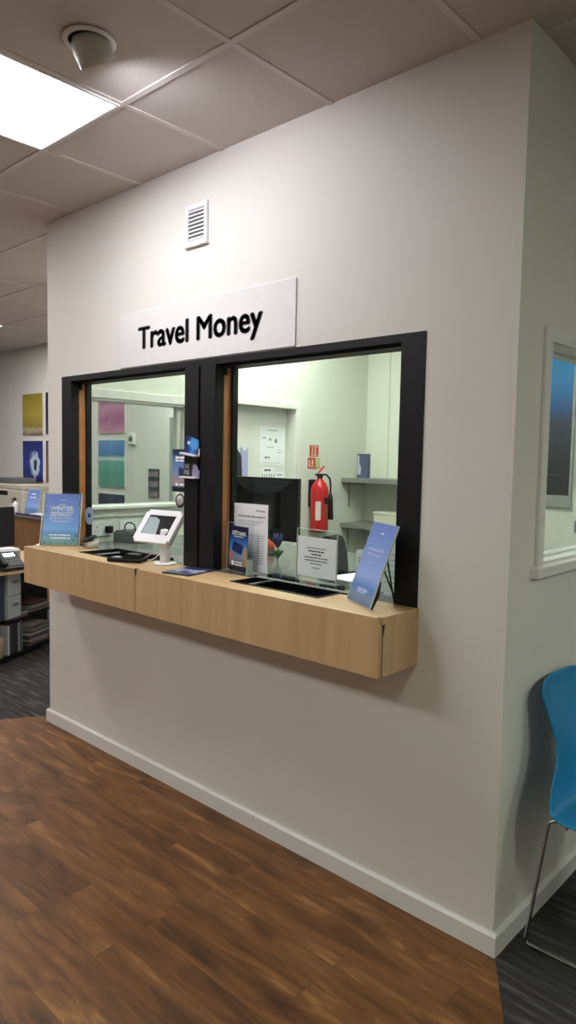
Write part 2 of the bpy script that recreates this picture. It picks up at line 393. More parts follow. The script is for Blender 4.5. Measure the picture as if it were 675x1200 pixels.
# window_3: side window to the right
w3 = sthing('window_3')
b = MB(); b.box(0, .014, RY0-.042, RY0, RZ0-.02, RZ1+.042, .003); b.box(0, .014, RY0, RY1+.042, RZ1, RZ1+.042, .003); b.box(0, .014, RY1, RY1+.042, RZ0-.02, RZ1, .003)
b.box(-.12, 0, RY0, RY1, RZ1-.006, RZ1); b.box(-.07, -.055, RY0, RY1, RZ1-.012, RZ1-.006); b.box(-.12,0,RY0,RY1,RZ0,RZ0+.012); b.box(-.06,-.05,RY0,RY1,RZ0+.012,RZ0+.02)
b.build('window_frame', TRIM, w3)
b = MB(); b.box(-.10, .03, RY0-.07, RY1+.07, RZ0-.036, RZ0+.002, .005); b.build('window_sill', TRIM, w3)
B('glass_pane', GLASS, w3, -.058, -.052, RY0+.001, RY1-.001, RZ0+.021, RZ1-.013)

# door_1: white door in the booth's left wall
d1 = sthing('door_1')
b = MB(); b.box(-2.75, -2.735, 1.19, 2.07, 2.0, 2.05, .003); b.box(-2.75, -2.735, 2.01, 2.07, 0, 2.0, .003); b.box(-2.75, -2.735, 1.19, 1.25, 0, 2.0, .003); b.build('door_frame', TRIM, d1)
B('door_leaf', TRIM, d1, -2.878, -2.84, 1.255, 2.005, .005, 1.995, bev=.002)
b = MB(); b.lathe([(.012,0),(.012,.04)], mtx=Matrix.Translation((-2.84,1.33,1.0)) @ Matrix.Rotation(R(90),4,'Y')); b.tube([(-2.80,1.33,1.0),(-2.80,1.44,1.0)], .009); b.build('door_handle', CHROME, d1)

# door_2: door in the shop's rear wall, seen through two panes
d2 = sthing('door_2')
b = MB(); b.box(-4.58, -4.52, 2.143, 2.16, 0, 2.05); b.box(-3.72, -3.66, 2.143, 2.16, 0, 2.05); b.box(-4.52, -3.72, 2.143, 2.16, 1.99, 2.05); b.build('door_frame', TRIM, d2)
B('door_leaf', LTGREY, d2, -4.52, -3.72, 2.15, 2.159, .005, 1.99)

# ================================================================== CEILING LIGHTS
def panel(x, y, label, light=LIGHT, s=.6, hidden=False):
    t = thing('ceiling_light', label, 'ceiling light', (x+s/2, y+s/2, H), group='square ceiling light panels')
    h = s/2-.006
    b = MB(); b.grid([-h,-h+.012,h-.012,h], [-h,-h+.012,h-.012,h], -.010, -.0035, 'xyz', skip=[(1,1)]); b.build('light_frame', WHITE, t)
    B('diffuser', light, t, -h+.012, h-.012, -h+.012, h-.012, -.008, -.005)
    return t
LIGHTM = emit('lit main diffuser', (248,248,250), PANEL*.62)
panel(-1.97, -1.108, 'large square light panel glowing above the left of the counter', LIGHTM)
panel(-6.77, .692, 'far light panel over the desks, a bright sliver at the left edge')
for (x, y) in ((-1.97,-3.508), (-4.37,-1.108), (-4.37,-3.508), (.43,-3.508), (2.83,-1.108), (2.83,.692), (2.83,3.692), (-8.57,-1.708), (-4.37,1.292)):  # last panel is added, hidden behind the booth, to brighten the rear wall
    t = panel(x, y, 'unseen square light panel in the shop ceiling', LIGHTG if x > 0 else LIGHT)
b1 = panel(-2.57, 1.292, 'square light panel in the ceiling inside the booth', LIGHTB)
b2 = panel(-1.37, .692, 'square light panel in the ceiling inside the booth', LIGHTB)

def spot(x, y, aim, label, power):
    t = thing('spotlight', label, 'spotlight', (x, y, H))
    MB().lathe([(.001,-.0055),(.066,-.0055),(.066,-.0045),(.001,-.0045)], n=36).build('well', BLACK2, t)
    b = MB(); b.lathe([(.066,-.010),(.078,-.012),(.084,-.008),(.084,-.0045),(.066,-.0045)], cap=False, n=40); b.build('bezel', WHITE, t)
    d = Vector(aim).normalized(); q = Vector((0,0,-1)).rotation_difference(d).to_matrix().to_4x4()
    # eyeball barrel, wide open front, dark well behind it
    b = MB(); b.lathe([(.02,.03),(.045,.024),(.060,.006),(.063,-.02),(.060,-.045),(.057,-.066),(.053,-.066),(.053,-.04),(.048,-.035)], n=40, mtx=Matrix.Translation((0,0,-.004)) @ q, cap=False)
    b.build('lamp_barrel', MAT_SPOT, t)
    MB().lathe([(.001,-.040),(.0515,-.040),(.0515,-.036),(.001,-.036)], n=30, mtx=Matrix.Translation((0,0,-.004)) @ q).build('lamp_lens', emit('spot lens', (245,240,255), 6), t)
    l = bpy.data.lights.new('spot_beam', 'SPOT'); l.energy = power; l.spot_size = R(172); l.spot_blend = .5; l.shadow_soft_size = .05; l.color = (.93,.92,1)
    lo = bpy.data.objects.new('spot_beam', l); COL.objects.link(lo); lo.parent = t
    lo.location = Vector((0,0,-.004))+d*.078; lo.rotation_euler = Vector((0,0,-1)).rotation_difference(d).to_euler()
    return t
MAT_SPOT = mat('grey white lamp barrel', (186,184,176), .45)
spot(-1.102, -.812, (-.15,.50,-.72), 'white swivel spotlight set in the ceiling beside the bright light panel', 9)
spot(-4.30, .90, (.2,-.3,-.9), 'tiny distant spotlight in the ceiling just left of the booth wall', 8)

# ================================================================== SIGN AND VENT
t = thing('sign_board', 'white Travel Money sign board above the black framed hatch', 'sign', (-1.53, 0, 2.055))
B('board', SIGN, t, -.605, .605, -.006, -.0005, 0, .267, bev=.0015)
text('Travel Money', SIGNINK, t, -.012, .117, .862, .135, y=-.0062, bold=.042, depth=.001, xraise=(.47,.52,.70))
t = thing('air_vent', 'small white louvred air vent high on the booth wall', 'vent', (-1.535, 0, 2.56))
b = MB(); b.grid([-.075,-.055,.055,.075], [0,.022,.158,.18], -.012, -.0005, 'xzy', skip=[(1,1)]); b.box(-.078, .078, -.018, -.0005, -.006, 0); b.build('vent_frame', WHITE, t)
B('vent_back', LTGREY, t, -.055, .055, -.003, -.0005, .022, .158)
for k in range(8):
    z = .030+k*.0172
    MB().box(-.055, .055, -.0008, .0008, -.007, .007, mtx=Matrix.Translation((0,-.0075,z)) @ Matrix.Rotation(R(-38),4,'X')).build('louvre', WHITE, t)

# ================================================================== COUNTER
t = thing('counter', 'long beech service counter projecting from the booth wall under the hatch', 'counter', (-1.525, 0, .899))
X0, X1, Y0 = -1.199, 1.203, -.2356     # local
TR1 = (-.80, -.30); TR2 = (.375, .855) # tray cut-outs (local x)
MB().grid([X0, TR1[0], TR1[1], TR2[0], TR2[1], X1], [Y0+.02, -.135, .0], .175, .20, 'xyz', skip=[(1,1), (3,1)]).build('counter_top', BEECHT, t)
XS_ = -.145  # seam where the two front boards meet
b = MB(); b.poly([(X0,0),(XS_-.0015,0),(XS_-.0015,.155),(XS_-.008,.2),(X0,.2)], Y0, Y0+.0195, 'xzy'); b.build('front_board', BEECH, t)
b = MB(); b.poly([(XS_+.0015,0),(X1-.002,0),(X1-.002,.165),(X1-.012,.2),(XS_+.014,.2),(XS_+.0015,.155)], Y0, Y0+.0195, 'xzy'); b.build('front_board', BEECH, t)
CHIPGAP = mat('dark chip and gap shade', (38,28,24), .8)  # dark fill stands in for the shade inside seam gaps and chipped notches
MB().poly([(XS_-.0014,.02),(XS_+.0014,.02),(XS_+.0014,.156),(XS_+.0138,.1995),(XS_-.0078,.1995),(XS_-.0014,.156)], Y0+.003, Y0+.0194, 'xzy').build('seam_gap', CHIPGAP, t)
MB().poly([(Y0+.024,0),(-.0005,0),(-.0005,.1745),(Y0+.036,.1745),(Y0+.024,.13)], X1-.019, X1, 'yzx').build('end_board', BEECH, t)
MB().poly([(Y0+.0197,0),(Y0+.0238,0),(Y0+.0238,.13),(Y0+.0358,.1743),(Y0+.0197,.1743)], X1-.018, X1-.003, 'yzx').build('seam_gap', CHIPGAP, t)
B('end_board', BEECH, t, X0, X0+.018, Y0+.0215, -.0005, 0, .1745)
B('underside_board', BROWN, t, X0+.02, X1-.02, Y0+.022, -.001, .012, .028)
B('support_batten', WALL, t, X0+.07, X1-.08, -.06, -.001, -.012, .010)

t = thing('worktop', 'grey worktop behind the hatch glass inside the booth', 'worktop', (-1.44, .13, 1.075))
b = MB(); b.grid([-1.28, -.885, -.385, .29, .77, 1.30], [-.125, -.02, .92], -.025, .0145, 'xyz', skip=[(1,0), (3,0)]) ; o = b.build('work_surface', [GREY], t)

def tray(xc, w, label):
    t = thing('cash_tray', label, 'tray', (xc, 0, 1.0))
    hw = w/2-.002
    b = MB(); b.grid([-hw,-hw+.012,hw-.012,hw], [-.133,-.122,.095,.106], .04, .1015, 'xyz', skip=[(1,1)]); b.build('tray_rim', BLACK2, t)
    b = MB(); b.box(-hw+.0125, hw-.0125, -.1215, .0945, .04, .046); b.box(-.05, -.042, -.1, .08, .046, .062); b.build('tray_floor', BLACK2, t)
    for sx in (-1, 1):
        MB().box(sx*(hw-.04)-.005, sx*(hw-.04)+.005, -.118, .092, .080, .086, mtx=Matrix.Translation((0,0,.0))).build('slide_rail', LTGREY, t)
    return t
tray(-1.525+(TR1[0]+TR1[1])/2, .50, 'black cash tray sunk in the counter beside the white tablet stand')
tray(-1.525+(TR2[0]+TR2[1])/2, .48, 'black cash tray sunk in the counter below the printed notice')

B('glass_ledge_edge', ACRYE, w1, -1.13, -.55, .0065, .0098, 1.1040, 1.1105)
# ================================================================== LEAFLETS AND THINGS ON THE COUNTER
CT = 1.0995
def plate_thing(name, label, cat, loc, rz, tilt, group=None):
    return thing(name, label, cat, loc, (-tilt, 0, rz), group)
# winter leaflet
t = plate_thing('leaflet_stand', 'blue Winter 2026/27 Collection leaflet in a clear stand at the counter\'s left end', 'leaflet stand', (-2.596,-.094,CT+.002), R(43), R(16))
SKYP = picture('winter cover print', [(0,(98,138,130)), (.12,(112,164,180)), (.22,(84,136,204)), (.3,(108,168,234)), (.45,(104,152,230)), (1,(72,106,194))], warp=.03, scale=5)
B('leaflet', SKYP, t, -.1, .1, -.003, -.0015, .006, .297)
b = MB(); b.box(-.107, .107, -.0012, .0012, 0, .304); b.box(-.107,.107,-.0062,-.0042,0,.304); b.box(-.107,.107,-.0042,-.0012,0,.004); b.build('acrylic_sleeve', ACRY, t)
b = MB(); b.box(-.11, -.107, -.0062, .0012, 0, .304); b.box(.107, .110, -.0062, .0012, 0, .304); b.build('sleeve_edge', ACRYE, t)
MB().box(-.06, .06, .0, .0022, 0, .2, mtx=Matrix.Translation((0,.002,.012)) @ Matrix.Rotation(R(-22),4,'X')@Matrix.Translation((0,.0,-.0))).build('back_leg', ACRY, t)
text('NEW', INKW, t, .0, .236, .036, .010, y=-.0032, bold=.02)
text('WINTER', INKW, t, .0, .214, .128, .024, y=-.0032, bold=.042)
text('2026/27', INKW, t, .0, .183, .128, .024, y=-.0032, bold=.042)
text('COLLECTION', INKW, t, .0, .158, .130, .013, y=-.0032, bold=.02)
lines(INKW, t, [(-.02,.02,.262,.002), (-.055,.055,.142,.002), (-.045,.045,.136,.002), (-.06,.06,.062,.006), (-.05,.06,.045,.007)], y=-.0032)
b = MB(); rnd = random.Random(5)
PALM = mat('printed palm foliage', (70,104,92), .6)
for (x, z, r) in [(-.092,.20,.018), (-.09,.215,.014), (-.094,.245,.012), (.09,.24,.015), (.092,.255,.012), (.088,.06,.02), (.075,.03,.02), (-.08,.02,.02), (-.05,.012,.014), (.03,.012,.012)]:
    for k in range(7):
        a = rnd.uniform(0, 6.28); x2, z2 = x+r*math.cos(a), z+r*math.sin(a); x2 = max(-.099, min(.099, x2)); z2 = max(.008, z2)
        n_ = Vector((-(z2-z), x2-x)).normalized()*.0022
        b.poly([(x-n_.x, z-n_.y), (x+n_.x, z+n_.y), (x2, z2)], -.0034, -.0031, 'xzy')
b.build('palm_print', PALM, t)

# easel leaflet at the right end
t = plate_thing('leaflet_easel', 'tall blue brochure leaning on a black easel at the counter\'s right end', 'leaflet easel', (-.501,-.110,CT+.0025), R(-29.3), R(19.8))
EAS = picture('brochure cover print', [(0,(104,120,146)), (.1,(120,142,172)), (.2,(88,132,200)), (.34,(152,178,232)), (.55,(134,162,224)), (1,(108,136,210))], warp=.04, scale=4)
B('brochure', EAS, t, -.098, .098, -.004, -.001, .002, .298)
b = MB(); b.box(-.1, .1, -.0009, .0008, 0, .3); b.box(-.1,-.097,-.005,-.0009,0,.3); b.box(.097,.1,-.005,-.0009,0,.3); b.box(-.1,.1,-.005,-.0009,.298,.3); b.build('cover_edge', ACRYE, t)
lines(INKW, t, [(-.012,.014,.262,.005)], y=-.0042)
FADE = mat('pale faded print', (178,190,226), .6)
lines(FADE, t, [(-.065,.065,.200,.010), (-.055,.055,.182,.008), (-.03,.0,.150,.004), (-.04,.05,.052,.010), (-.035,.03,.042,.006)], y=-.0042)
bk = Matrix.Rotation(R(19.8),4,'X')
B('easel_back', BLACK2, t, -.06, .06, .0012, .004, .1, .22)
def eleg(p, q): return MB().tube([p, q], .003).build('easel_leg', BLACK2, t)
iv = (Matrix.Rotation(R(-29.3),4,'Z') @ Matrix.Rotation(-R(19.8),4,'X')).inverted()
def loc_of(x, y, z): return iv @ (Vector((x,y,z))-Vector((-.501,-.110,CT+.001)))
eleg((-.04,.005,.21), loc_of(-.455,.050,CT+.004)); eleg((.05,.005,.21), loc_of(-.435,.012,CT+.004))
b = MB(); b.poly([(0.001,0),(.008,0),(.016,.05),(.006,.10),(0.001,.10)], .0945, .0985, 'yzx'); b.build('side_bracket', BLACK2, t)

# tablet on a post
t = thing('tablet_stand', 'white tablet kiosk on a round post in front of the left pane', 'tablet stand', (-1.70,-.045,CT+.0005))
MB().lathe([(.055,0),(.055,.004),(.048,.008),(.03,.010),(.001,.010)], n=36).build('base_plate', WHITE, t)
b = MB(); b.lathe([(.024,.009),(.024,.075),(.0215,.076),(.0215,.079),(.024,.080),(.024,.150),(.02,.165),(.001,.168)], n=28); b.build('post', WHITE, t)
hd = Matrix.Translation((-.045,-.055,.100)) @ Matrix.Rotation(R(10),4,'Z') @ Matrix.Rotation(R(-39),4,'X')
b = MB(); b.grid([-.117,-.085,.085,.117], [.0,.045,.155,.185], -.008, .008, 'xzy', skip=[(1,1)])
bmesh.ops.bevel(b.bm, geom=[e for e in b.bm.edges if abs((e.verts[0].co-e.verts[1].co).y) > .01 and max(abs(v.co.x) for v in e.verts) > .11], offset=.014, segments=4, affect='EDGES')
bmesh.ops.transform(b.bm, matrix=hd, verts=b.bm.verts[:]); b.build('tablet_frame', WHITE, t)
MB().box(-.085, .085, -.004, .006, .045, .155, mtx=hd).build('tablet_screen', SCREEN, t)
MB().poly([(-.083,.047),(.012,.047),(-.010,.13),(-.04,.145),(-.083,.145)], -.0048, -.0042, 'xzy', mtx=hd).build('screen_glare_sheet', mat('painted screen glare', (150,164,168), .3), t)  # pale shape paints a glare onto the dark screen
b = MB(); b.box(-.108, .108, .0085, .030, .01, .176, .006, mtx=hd); b.box(-.03, .05, .030, .055, .05, .12, .006, mtx=hd); b.build('rear_housing', mat('lilac grey plastic', (196,190,200), .4), t)
MB().tube([(-.03,.0,.05),(-.06,-.02,.02),(-.1,-.03,.006),(-.13,-.0,.006)], .002, 6).build('cable', WHITE, t)

# card reader
t = thing('card_reader', 'black card reader lying on the counter left of the tablet post', 'card reader', (-1.86,-.135,CT+.001), (0,0,R(28)))
b = MB(); b.box(-.105, .075, -.035, .035, 0, .020, .007); b.build('body', BLACK2, t)
MB().poly([(-.03,.0),(.07,.0),(.055,.026),(.0,.030)], -.030, .030, 'xzy', mtx=Matrix.Translation((0,0,.012))).build('hood', SCREEN, t)
B('paper_slot', LTGREY, t, -.085, -.05, -.02, .02, .0202, .022)
MB().tube([(.07,.02,.02),(.1,.03,.04),(.12,.05,.045),(.13,.09,.03),(.12,.11,.012)], .0028, 6).build('cable', LTGREY, t)

# flat leaflet
MAG = picture('leaflet cover print', [(0,(42,42,70)), (.3,(92,92,140)), (.5,(190,196,220)), (.65,(70,74,120)), (1,(40,42,74))], axis='Y', warp=.5, scale=3)
t = thing('magazine', 'blue and white magazine lying flat on the counter below the centre post', 'magazine', (-1.445,-.105,CT+.0005), (0,0,R(14)))
B('cover', MAG, t, -.075, .075, -.1, .1, .004, .0055)
B('pages', mat('dark magazine pages', (54,54,66), .6), t, -.074, .074, -.099, .099, 0, .004)
lines(INKW, t, [(-.05,.03,0,.0)], y=0) if False else None

# clear holder with the travel card leaflet
BT = picture('travel card print', [(0,(22,24,38)), (.1,(28,28,44)), (.14,(120,92,96)), (.28,(120,140,168)), (.5,(74,130,190)), (.72,(46,84,150)), (.85,(30,30,58)), (1,(28,28,52))], warp=.04, scale=4)
t = thing('leaflet_holder', 'dark Lets Travel leaflet in a clear holder beside the pine jamb', 'leaflet holder', (-1.285,.045,CT+.001), (R(-2),0,R(-7)))
B('leaflet', BT, t, -.074, .062, -.003, -.0015, .006, .206)
b = MB(); b.box(-.094, .094, 0, .0022, 0, .218); b.box(-.094,.094,-.03,-.0275,0,.07); b.box(-.094,.094,-.0275,0,0,.003); b.build('acrylic_sleeve', ACRY, t)
b = MB(); b.box(-.0965,-.094,-.03,.0022,0,.218) if False else b.box(-.0965,-.094,0,.0022,0,.218); b.box(.094,.0965,-.03,.0022,0,.07); b.box(-.094,.094,0,.0022,.218,.2195); b.build('sleeve_edge', ACRYE, t)
text('LETS', INKW, t, -.033, .176, .040, .017, y=-.0032, bold=.04)
text('TRAVEL', INKW, t, .020, .174, .056, .015, y=-.0032, bold=.04)
lines(INKW, t, [(-.04,.03,.160,.004), (-.025,.03,.045,.006), (-.025,.03,.034,.006)], y=-.0032)
MB().box(-.036, .034, -.0040, -.0032, -.021, .021, .003, mtx=Matrix.Translation((-.01,0,.11)) @ Matrix.Rotation(R(12),4,'Y')).build('card_print', mat('printed dark blue card', (24,40,92), .4), t)
b = MB(); b.box(-.052,-.034,-.0036,-.0031,.030,.05); b.build('logo_print', INKW, t)
MB().poly([(.03,.03),(.058,.03),(.056,.11),(.045,.125),(.036,.10)], -.0036, -.0031, 'xzy').build('figure_print', mat('printed gold', (170,130,80), .6), t)
MB().poly([(-.07,.055),(-.045,.055),(-.036,.07),(-.055,.095),(-.07,.09)], -.0036, -.0031, 'xzy').build('hand_print', mat('printed coral', (176,110,96), .6), t)

# A4 document on the inside of the glass
t = thing('document', 'white printed A4 document propped against the glass behind the clear leaflet holder', 'document', (-1.272,.105,CT+.001), (0,0,R(0)))
B('paper', PAPER, t, -.112, .105, 0, .0015, 0.003, .305)
B('display_stand', ACRY, t, -.114, .107, .002, .004, 0, .309)
text('Our rates', DKINK, t, .060, .277, .055, .010, y=-.0002)
lines(GPAPER, t, [(-.085,.09,.248,.006)]+[(-.08,.08-.02*(k % 3),.228-.008*k,.0022) for k in range(3)]+[(-.075,-.06,.196,.004), (-.07,-.03,.183,.003)]+[(-.08+.04*(k % 2),.085,.165-.011*k,.002) for k in range(12)], y=-.0002)
b = MB(); b.box(.045,.047,-.0008,0,.03,.165); b.build('table_rule', GPAPER, t)
b = MB()
for k in range(14): b.box(-.108,-.1055,-.0016,0,.02+k*.02,.027+k*.02)
b.build('binding', MIDGREY, t)

# notice in clear holder over the right tray
t = thing('notice_holder', 'white printed notice in a clear holder over the right hand tray', 'notice', (-.855,.07,1.111), (R(-1),0,R(-3)))
B('notice', PAPER, t, -.107, .107, -.0015, -.0003, .020, .182)
b = MB(); b.box(-.11, .11, 0, .0025, 0, .212); b.box(-.11,.11,-.004,-.0018,0,.212); b.box(-.11,.11,-.004,.04,-.0005,.0022); b.build('acrylic_sleeve', ACRY, t)
b = MB(); b.box(-.1125,-.11,-.004,.0025,0,.212); b.box(.11,.1125,-.004,.0025,0,.212); b.box(-.11,.11,-.004,.0025,.212,.2145); b.build('sleeve_edge', ACRYE, t)
lines(DKINK, t, [(-.055,.055,.138,.0030), (-.045,.045,.125,.0055), (-.028,.03,.112,.0055), (-.068,.068,.099,.004), (-.064,.064,.087,.004), (-.032,.032,.074,.0035), (-.022,.022,.058,.003)], y=-.0017)

# two small card leaflets clipped on the centre post
def card(z, m, label, tilt, shape=0):
    t = thing('leaflet_clip', label, 'leaflet', (-1.555,-.0065,z), (0,tilt,0))
    b = MB(); 
    if shape == 0: b.poly([(-.05,.0),(.048,.0),(.050,.050),(.044,.068),(-.02,.078),(-.05,.078)], -.006, -.003, 'xzy')
    else: b.poly([(-.05,.0),(.056,.0),(.054,.03),(.040,.055),(.01,.062),(-.05,.064)], -.006, -.003, 'xzy')
    b.build('leaflet', m, t)
    b = MB(); b.box(-.054, .056, -.030, -.003, -.008, 0, .0015); b.box(-.054,.056,-.003,-.0002,-.008,.03); b.build('clip_ledge', WHITE, t)
    return t
C1 = picture('blue mountain print', [(0,(24,30,56)), (.35,(34,70,140)), (.6,(70,140,210)), (.8,(40,70,140)), (1,(20,24,48))], axis='X', warp=.25, scale=5, blob=[(.7,.6,.35,.35,(86,160,226)), (.28,.62,.1,.1,(220,230,245))])
C2 = picture('dark portrait print', [(0,(14,14,20)), (.5,(22,20,32)), (1,(30,26,44))], axis='X', warp=.2, scale=5, blob=[(.8,.35,.25,.6,(150,140,170))])
card(1.625, C1, 'small blue printed leaflet on the centre post, upper of the two', R(7))
t = card(1.520, C2, 'small dark printed leaflet on the centre post, lower of the two', R(1), 1)
text('SAVE\nMORE', INKW, t, -.028, .032, .036, .048, y=-.0062, bold=.04)

# dark poster and round sticker on the left pane
t = thing('poster', 'dark travel poster on the left pane partly behind the centre post', 'poster', (-1.785,.1165,1.436))
B('poster_sheet', picture('poster print', [(0,(26,28,36)), (.1,(30,32,44)), (.16,(150,160,180)), (.24,(178,150,140)), (.5,(120,150,196)), (.8,(90,120,168)), (.9,(44,56,84)), (1,(34,46,76))], warp=.03, scale=5), t, -.07, .07, -.0012, -.0002, 0, .212)
lines(INKW, t, [(-.045,.05,.170,.012), (-.045,.05,.155,.008), (-.045,-.02,.036,.014), (-.01,.05,.036,.010)], y=-.0014)
MB().poly([(-.02,.08),(.03,.075),(.036,.11),(-.016,.125)], -.002, -.0014, 'xzy').build('card_print', mat('printed navy card', (34,52,92), .5), t)
t = thing('round_sticker', 'small round dark ringed sticker on the left pane under the dark poster', 'sticker', (-1.793,.1165,1.392))
MB().lathe([(.001,0),(.036,0),(.036,.001),(.001,.001)], mtx=Matrix.Rotation(R(90),4,'X'), n=28).build('ring', mat('dark red brown print', (70,50,52), .5), t)
MB().lathe([(.001,.0011),(.026,.0011),(.026,.0018),(.001,.0018)], mtx=Matrix.Rotation(R(90),4,'X'), n=28).build('centre', mat('pale cream print', (200,190,184), .5), t)
lines(DKINK, t, [(-.008,.012,.006,.003), (-.014,.008,-.004,.003)], y=-.002)
# oval sticker on pine jamb side
t = thing('oval_sticker', 'pale blue oval sticker on the black frame above the small round pot', 'sticker', (-2.594,.0955,1.262), (0,0,R(20)))
o1 = MB().poly([(.030*math.cos(2*math.pi*k/24), .05*math.sin(2*math.pi*k/24)) for k in range(24)], -.002, -.0005, 'xzy').build('disc', mat('pale blue print', (176,196,220), .5), t)
MB().poly([(-.01,-.012),(.012,-.006),(.014,.012),(-.006,.016)], -.003, -.0021, 'xzy').build('emblem_print', mat('blue print', (60,92,160), .5), t)
# round pot / intercom
t = thing('round_pot', 'squat grey round pot with a slanted black top behind the winter leaflet', 'pot', (-2.415,.0,CT+.0005), (R(4),R(8),0))
MB().lathe([(.030,0),(.034,.01),(.040,.040),(.001,.041)], n=30).build('body', mat('dull grey metal', (176,172,162), .4), t).location = (0,0,.004)
MB().lathe([(.042,.038),(.044,.042),(.042,.048),(.001,.048)], n=30, mtx=Matrix.Rotation(R(-14),4,'Y') @ Matrix.Rotation(R(14),4,'X')).build('lid', BLACK2, t).location = (0,0,.014)

# ================================================================== INSIDE THE BOOTH
WT = 1.0897
# monitor seen from behind
t = thing('monitor', 'large black computer monitor with its back to the hatch glass', 'monitor', (-1.69,.60,WT))
b = MB(); b.box(-.265, .265, -.012, .012, .09, .42, .004); b.build('screen_housing', SCREEN, t)
b = MB(); b.poly([(-.24,.41),(.235,.41),(.12,.345),(-.10,.345)], -.016, -.0122, 'xzy'); b.build('rear_bevel', mat('painted grey sheen', (52,56,64), .3), t)  # flat lighter grey shape paints the sheen on the bevelled back
B('rear_cover', BLACK2, t, -.10, .12, -.04, -.0122, .15, .345, bev=.008)
b = MB(); b.box(-.03, .03, -.03, -.015, 0.01, .2); b.box(-.10, .06, -.07, .06, 0, .012, .004); b.build('stand', BLACK2, t)
B('panel', mat('off display', (10,10,12), .2), t, -.255, .255, .0122, .0135, .10, .41)
# card terminal leaning
t = thing('desk_terminal', 'black slanted desk terminal behind the printed notice', 'terminal', (-1.02,.42,WT), (0,0,R(12)))
b = MB(); b.poly([(-.075,.0),(.030,.0),(.018,.10),(.0,.160),(-.015,.173),(-.045,.173),(-.06,.16)], -.06, .06, 'xzy'); bmesh.ops.bevel(b.bm, geom=[e for e in b.bm.edges], offset=.006, segments=2, affect='EDGES'); b.build('body', BLACK2, t)
B('card_slot', LTGREY, t, -.035, .02, -.0625, -.0603, .098, .105)
b = MB(); b.tube([(.025,0,.012),(.06,-.01,.010),(.085,.01,.012),(.085,.05,.012)], .007); b.build('handset_cord', BLACK2, t)
# toys
t = thing('toy', 'small orange toy with black ears beside the monitor', 'toy', (-1.735,.70,WT))
MB().lathe([(.001,0),(.02,.002),(.032,.018),(.034,.04),(.026,.062),(.012,.072),(.001,.074)], n=20).build('body', mat('orange plush', (208,84,44), .8), t)
for sx in (-1, 1): MB().lathe([(.010,0),(.009,.014),(.001,.022)], (sx*.016,0,.062), n=12).build('ear', BLACK2, t)
B('face_patch', mat('cream plush', (214,190,170), .8), t, -.012, .012, -.036, -.030, .02, .04, bev=.002)
t = thing('paper_flower', 'dark blue paper flower with green leaves between monitor and notice', 'flower', (-1.45,.47,WT))
MB().tube([(0,0,0),(0,0,.09)], .003, 8).build('stem', mat('green paper', (62,128,66), .7), t)
b = MB()
for k in range(5):
    a = k*2*math.pi/5; b.tube([(0,0,.075),(.016*math.cos(a),.016*math.sin(a),.105),(.022*math.cos(a),.022*math.sin(a),.145)], [.006,.012,.003], 8)
b.build('petals', mat('dark blue paper', (52,52,110), .7), t)
b = MB()
for k in range(4):
    a = k*math.pi/2+.4; b.tube([(0,0,.02),(.018*math.cos(a),.018*math.sin(a),.05),(.03*math.cos(a),.03*math.sin(a),.062)], [.004,.010,.002], 8)
b.build('leaves', mat('green paper leaf', (62,128,66), .7), t)
# papers and carton behind easel
t = thing('paper_stack', 'stack of white papers on the worktop left of the blue easel brochure', 'papers', (-.83,.30,WT), (0,0,R(-6)))
for k in range(5): B('sheet_bundle', PAPER, t, -.04+.004*(k % 2), .10+.003*(k % 3), -.14, .14-.004*k, .0062*k, .0062*k+.005)
t = thing('carton', 'narrow white carton standing on the worktop behind the easel brochure', 'carton', (-.715,.22,WT), (0,0,R(-15)))
B('box', PAPER, t, -.028, .04, -.03, .03, 0, .150); b = MB(); b.poly([(-.028,.15),(.04,.15),(.035,.163),(-.02,.157)], -.030, -.028, 'xzy'); b.build('flap', PAPER, t)
lines(DKINK, t, [(-.010,.012,.125,.004), (-.008,.006,.112,.010), (-.012,.01,.098,.003)], y=-.0305)
t = thing('notice_sheet', 'white lined notice sheet standing inside the glass behind the easel', 'notice', (-.53,.155,WT))
B('paper', PAPER, t, -.07, .115, 0, .0015, 0, .235); lines(GPAPER, t, [(-.05,.09,.05+.022*k,.002) for k in range(6)]+[(-.05,.0,.21,.006)], y=-.0003)
# cable box and sockets
t = thing('power_adapter', 'dark grey power box with a looped cable on the worktop by the left window', 'power adapter', (-2.60,.40,WT), (0,0,R(12)))
B('body', MIDGREY, t, -.10, .10, -.07, .07, 0, .06, bev=.006); B('lid', mat('dark grey lid', (72,75,80), .5), t, -.09, .09, -.06, .06, .0602, .068, bev=.003)
MB().tube([(-.05,-.02,.065),(-.05,-.02,.095),(-.03,-.02,.115),(.0,-.02,.118),(.03,-.02,.105),(.035,-.02,.068)], .004, 8).build('cable', BLACK2, t)
def socket(y, label, plug):
    t = thing('wall_socket', label, 'socket', (-2.75, y, 1.12))
    B('face_plate', WHITE, t, .0005, .010, -.073, .073, 0, .086, bev=.003)
    b = MB()
    for s_ in (-.037, .037):
        b.box(.0102,.0112,s_-.0035,s_+.0035,.05,.058); b.box(.0102,.0112,s_-.013,s_-.006,.028,.033); b.box(.0102,.0112,s_+.006,s_+.013,.028,.033)
    b.build('pin_holes', BLACK2, t)
    b = MB(); b.box(.0102,.014,-.018,-.006,.066,.08); b.box(.0102,.014,.006,.018,.066,.08); b.build('switch', WHITE, t)
    if plug:
        b = MB(); b.box(.0145,.045,.015,.062,.018,.062,.008); b.build('plug', BLACK2, t)
    return t
socket(.27, 'white double wall socket with a black plug left of the power box', True)
socket(.47, 'white double wall socket above the power box behind the left pane', False)

